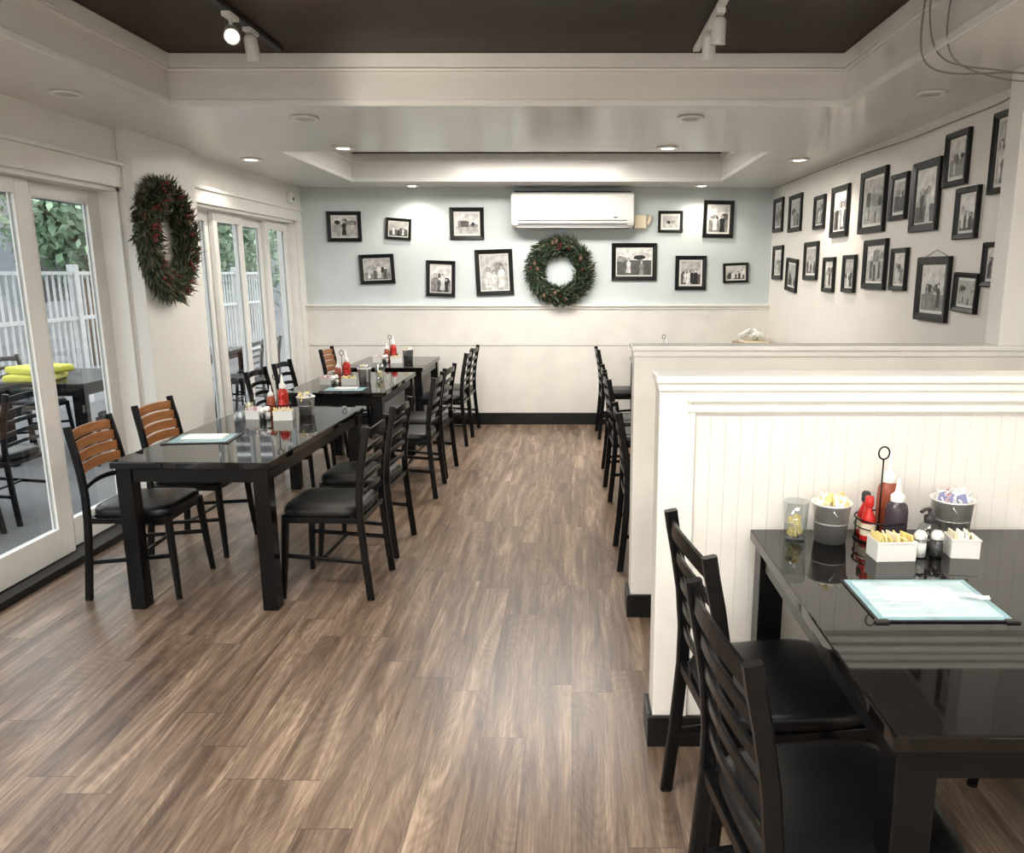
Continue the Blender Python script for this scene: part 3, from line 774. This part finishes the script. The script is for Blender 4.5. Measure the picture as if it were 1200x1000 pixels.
# ------------------------------------------------------------------ outside (patio)
b = B(); b.box((-8.5, -4, -.12), (XO, 16, -.04), M_conc); b.obj('patio_ground')
b = B(); b.box((-60, -40, -.3), (60, 60, -.13), M_asph); b.obj('street_ground')
b = B()
y = -2
while y < 16:
    b.box((-6.4, y, .12), (-6.378, y+.022, 1.66), M_rail); y += .115
for z in (.12, 1.05, 1.62): b.box((-6.41, -2, z), (-6.37, 16, z+.045), M_rail)
for k in range(8): b.box((-6.45, -2+k*2.4, -.04), (-6.35, -1.90+k*2.4, 1.75), M_rail, .01)
b.obj('patio_railing')
b = B()
for k in range(6): b.box((-5.95, -1+k*2.7, -.04), (-5.80, -.85+k*2.7, 2.6), M_rail, .01)
b.box((-6.0, -2, 2.45), (-5.75, 15, 2.65), M_beam, .01)
for k in range(22): b.box((-6.4, -2+k*.75, 2.65), (XO, -1.92+k*.75, 2.78), M_beam)
b.obj('pergola')
def tree(x, y, z, r, n=2200):
    b = B(); b.tube([(0, 0, -z-.13), (.05, .05, -z*.5), (0, 0, 0)], .12, M_twig, 10, up=(0, 1, 0), scl=[1.3, 1, .8])
    for k in range(5):
        a = k*1.26; b.tube([(0, 0, -r*.3), (math.cos(a)*r*.4, math.sin(a)*r*.4, r*.2), (math.cos(a)*r*.7, math.sin(a)*r*.7, r*.35)], .05, M_twig, 6, scl=[1, .7, .4])
    i1, i2 = b.mi(M_green), b.mi(M_green2)
    for k in range(n):
        d = Vector((R.gauss(0, 1), R.gauss(0, 1), R.gauss(0, 1))).normalized(); p = d*r*R.uniform(.35, 1.0)
        a = Vector((R.gauss(0, 1), R.gauss(0, 1), R.gauss(0, 1))).normalized(); c = a.cross(d).normalized(); s = R.uniform(.06, .14)
        f = b.bm.faces.new([b.bm.verts.new(q) for q in (p-a*s, p+c*s*.5, p+a*s, p-c*s*.5)]); f.material_index = R.choice((i1, i1, i2))
    b.obj('tree', None, (x, y, z))
for (x, y, z, r) in ((-9.4, 15.0, 2.6, 1.3), (-9, 19.0, 2.6, 1.8), (-10, 24, 2.6, 2.2)): tree(x, y, z, r)
b = B(); b.box((-15, -5, -.13), (-14, 40, 4.0), M_ext)
for k in range(12): b.box((-14.02, -3+k*3.3, .9), (-13.95, -1.4+k*3.3, 2.6), M_dplast, .02)
b.box((-15.1, -5, 4.0), (-13.8, 40, 4.25), M_beam); b.obj('building_across_street')
for (x, y) in ((-4.6, 4.9), (-4.6, 7.1), (-4.6, 9.4)):
    e = empty('patio_table', (x, y, -.04)); b = B()
    b.box((-.4, -.55, .715), (.4, .55, .75), M_blackw, .005)
    for sx in (-1, 1):
        for sy in (-1, 1): b.box((sx*.34-.03, sy*.48-.03, 0), (sx*.34+.03, sy*.48+.03, .715), M_blackw, .004)
    b.box((-.34, -.48, .63), (.34, .48, .715), M_blackw, .003)
    b.obj('frame', e)
    for f, dx in (('E', -.62), ('W', .62)):
        for dy in (-.28, .28):
            q = empty('patio_chair', (x+dx, y+dy, -.04), (0, 0, math.radians(-90 if f == 'E' else 90))); chair_parts(q, 0)
b = B()
for k, (cx, cy, rt) in enumerate(((0, 0, .2), (.03, .02, -.35))):
    b.box((-.19, -.19, 0), (.19, .19, .065), M_ycloth, .03, Matrix.Translation((cx, cy, .066*k)) @ Matrix.Rotation(rt, 4, 'Z'), 4)
b.obj('yellow_seat_cushions', None, (-4.76, 6.78, .711))

# ------------------------------------------------------------------ world
w = bpy.data.worlds.new('World'); scene.world = w; w.use_nodes = True
N, L = w.node_tree.nodes, w.node_tree.links; bg = N['Background']
tc = N.new('ShaderNodeTexCoord'); sp = N.new('ShaderNodeSeparateXYZ'); L.new(tc.outputs['Generated'], sp.inputs[0])
cr = N.new('ShaderNodeValToRGB'); cr.color_ramp.elements[0].position = .0; cr.color_ramp.elements[0].color = (1, .99, .97, 1)
cr.color_ramp.elements[1].position = .8; cr.color_ramp.elements[1].color = (.84, .91, 1, 1)
L.new(sp.outputs['Z'], cr.inputs['Fac']); L.new(cr.outputs['Color'], bg.inputs['Color']); bg.inputs['Strength'].default_value = 4.6

# ------------------------------------------------------------------ camera
cam = bpy.data.cameras.new('Camera'); cam.sensor_width = 36; cam.lens = 27; cam.shift_x = -.0583; cam.clip_start = .05; cam.clip_end = 200
co = bpy.data.objects.new('Camera', cam); scene.collection.objects.link(co)
co.location = (0, 0, 1.645); co.rotation_euler = (math.radians(90-11.31), 0, 0); scene.camera = co
